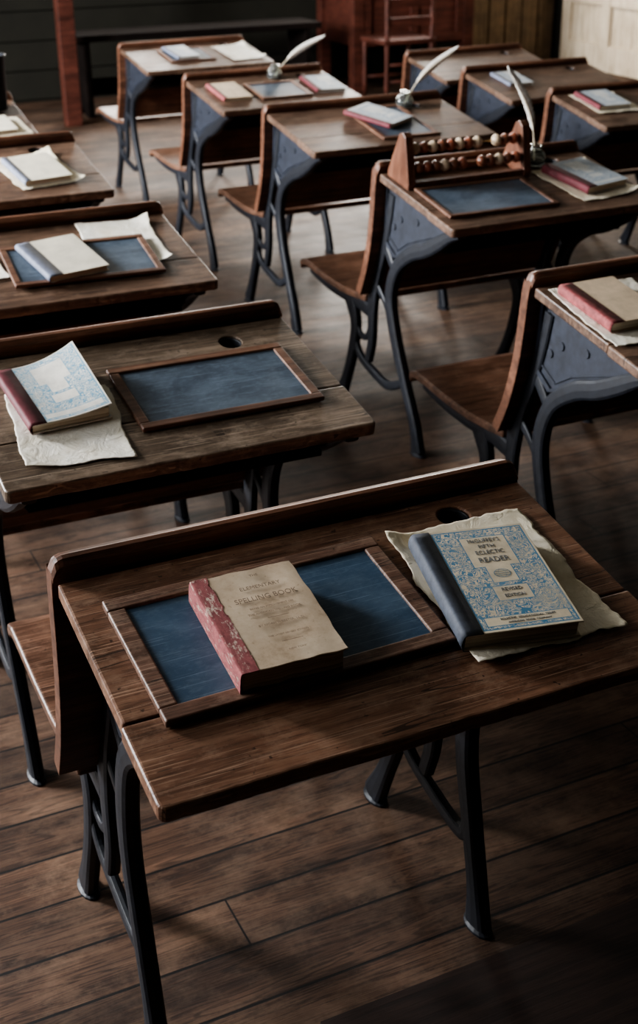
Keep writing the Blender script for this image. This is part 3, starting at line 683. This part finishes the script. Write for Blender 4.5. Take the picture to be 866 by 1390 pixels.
bm=bmesh.new(); box(bm,.55,3.2,.60,1.18,.001,.016); struct('trim_4',bm,wood('runner_board',(.010,.005,.0035),(.026,.013,.009),(.045,.025,.017),.6,0,14))
bm=bmesh.new(); box(bm,-.05,.05,-.04,.04,0,HT)
o=obj_from_bm('wooden_post',bm,W_tdesk,None,bevel=.006); o.matrix_world=RM@Matrix.Translation((2.16,8.1,0)); tag(o,'dark reddish wooden post standing on plank floor','post')
be=empty('wooden_bench',RM@Matrix.Translation((3.1,8.45,0)),'long dark wooden bench against the olive wall','bench')
bm=bmesh.new(); box(bm,-.85,.85,-.17,.17,.46,.50); obj_from_bm('bench_seat',bm,W_bench,be,bevel=.004)
for sx in (-1,1):
    bm=bmesh.new(); poly_prism(bm,[(-.15,0),(-.05,0),(0,.06),(.05,0),(.15,0),(.15,.46),(-.15,.46)],sx*.76-.018,sx*.76+.018); obj_from_bm('bench_leg',bm,W_bench,be,bevel=.003)
bm=bmesh.new(); box(bm,-.742,.742,-.012,.012,.12,.22); obj_from_bm('stretcher',bm,W_bench,be,bevel=.003)
te=empty('teacher_desk',RM@Matrix.Translation((4.74,8.72,0)),'tall reddish-brown teacher desk at the back of the room','desk')
bm=bmesh.new(); box(bm,-.52,.52,-.34,.34,.76,.80); obj_from_bm('desk_top',bm,W_tdesk,te,bevel=.006)
bm=bmesh.new(); box(bm,-.40,.40,-.275,-.245,.34,.72); box(bm,-.40,.40,-.295,-.275,.70,.76); box(bm,-.40,.40,-.295,-.275,.30,.36)
for xx in (-.37,0,.37): box(bm,xx-.03,xx+.03,-.295,-.275,.36,.70)
obj_from_bm('front_panel',bm,W_tdesk,te,bevel=.004)
for sx in (-1,1):
    bm=bmesh.new(); box(bm,sx*.44-.04,sx*.44+.04,-.30,-.22,0,.76); box(bm,sx*.44-.04,sx*.44+.04,.22,.30,0,.76); box(bm,sx*.44-.012,sx*.44+.012,-.22,.22,.3,.74)
    obj_from_bm('side_leg',bm,W_tdesk,te,bevel=.004)
ch=empty('wooden_chair',RM@Matrix.Translation((4.46,8.15,0)),'small reddish wooden chair in front of the teacher desk','chair')
bm=bmesh.new(); box(bm,-.2,.2,-.18,.18,.36,.39); obj_from_bm('seat',bm,W_tdesk,ch,bevel=.006)
for sx in (-1,1):
    for sy in (-1,1):
        hh=.36 if sy>0 else .80
        bm=bmesh.new(); lathe(bm,[(.013,0),(.018,.1),(.014,.2),(.018,.35),(.014,hh)],12,Matrix.Translation((sx*.17,sy*.16,0))); obj_from_bm('leg',bm,W_tdesk,ch,smooth=True)
for zz,yy in ((.12,-.16),(.23,-.16),(.12,.16)):
    bm=bmesh.new(); lathe(bm,[(.009,-.17),(.012,0),(.009,.17)],10,Matrix.Translation((0,yy,zz))@Matrix.Rotation(math.pi/2,4,'Y')); obj_from_bm('rung',bm,W_tdesk,ch,smooth=True)
for zz in (.50,.62,.74):
    bm=bmesh.new(); box(bm,-.165,.165,-.166,-.154,zz-.03,zz+.03); obj_from_bm('back_slat',bm,W_tdesk,ch,bevel=.003)
Mp=on('A5',.215,.262); pe=empty('metal_pail',Matrix.Translation(Mp.translation+Vector((0,0,.014))),'dark metal pail standing on a far desk','pail')
bm=bmesh.new(); lathe(bm,[(.055,-.006),(.062,.16),(.066,.163),(.066,.168),(.060,.168),(.052,0)],28); obj_from_bm('pail_body',bm,IRON,pe,smooth=True)
w=bpy.data.worlds.new('world'); sc.world=w; w.use_nodes=True; w.node_tree.nodes['Background'].inputs[0].default_value=(.75,.85,1,1); w.node_tree.nodes['Background'].inputs[1].default_value=1.0
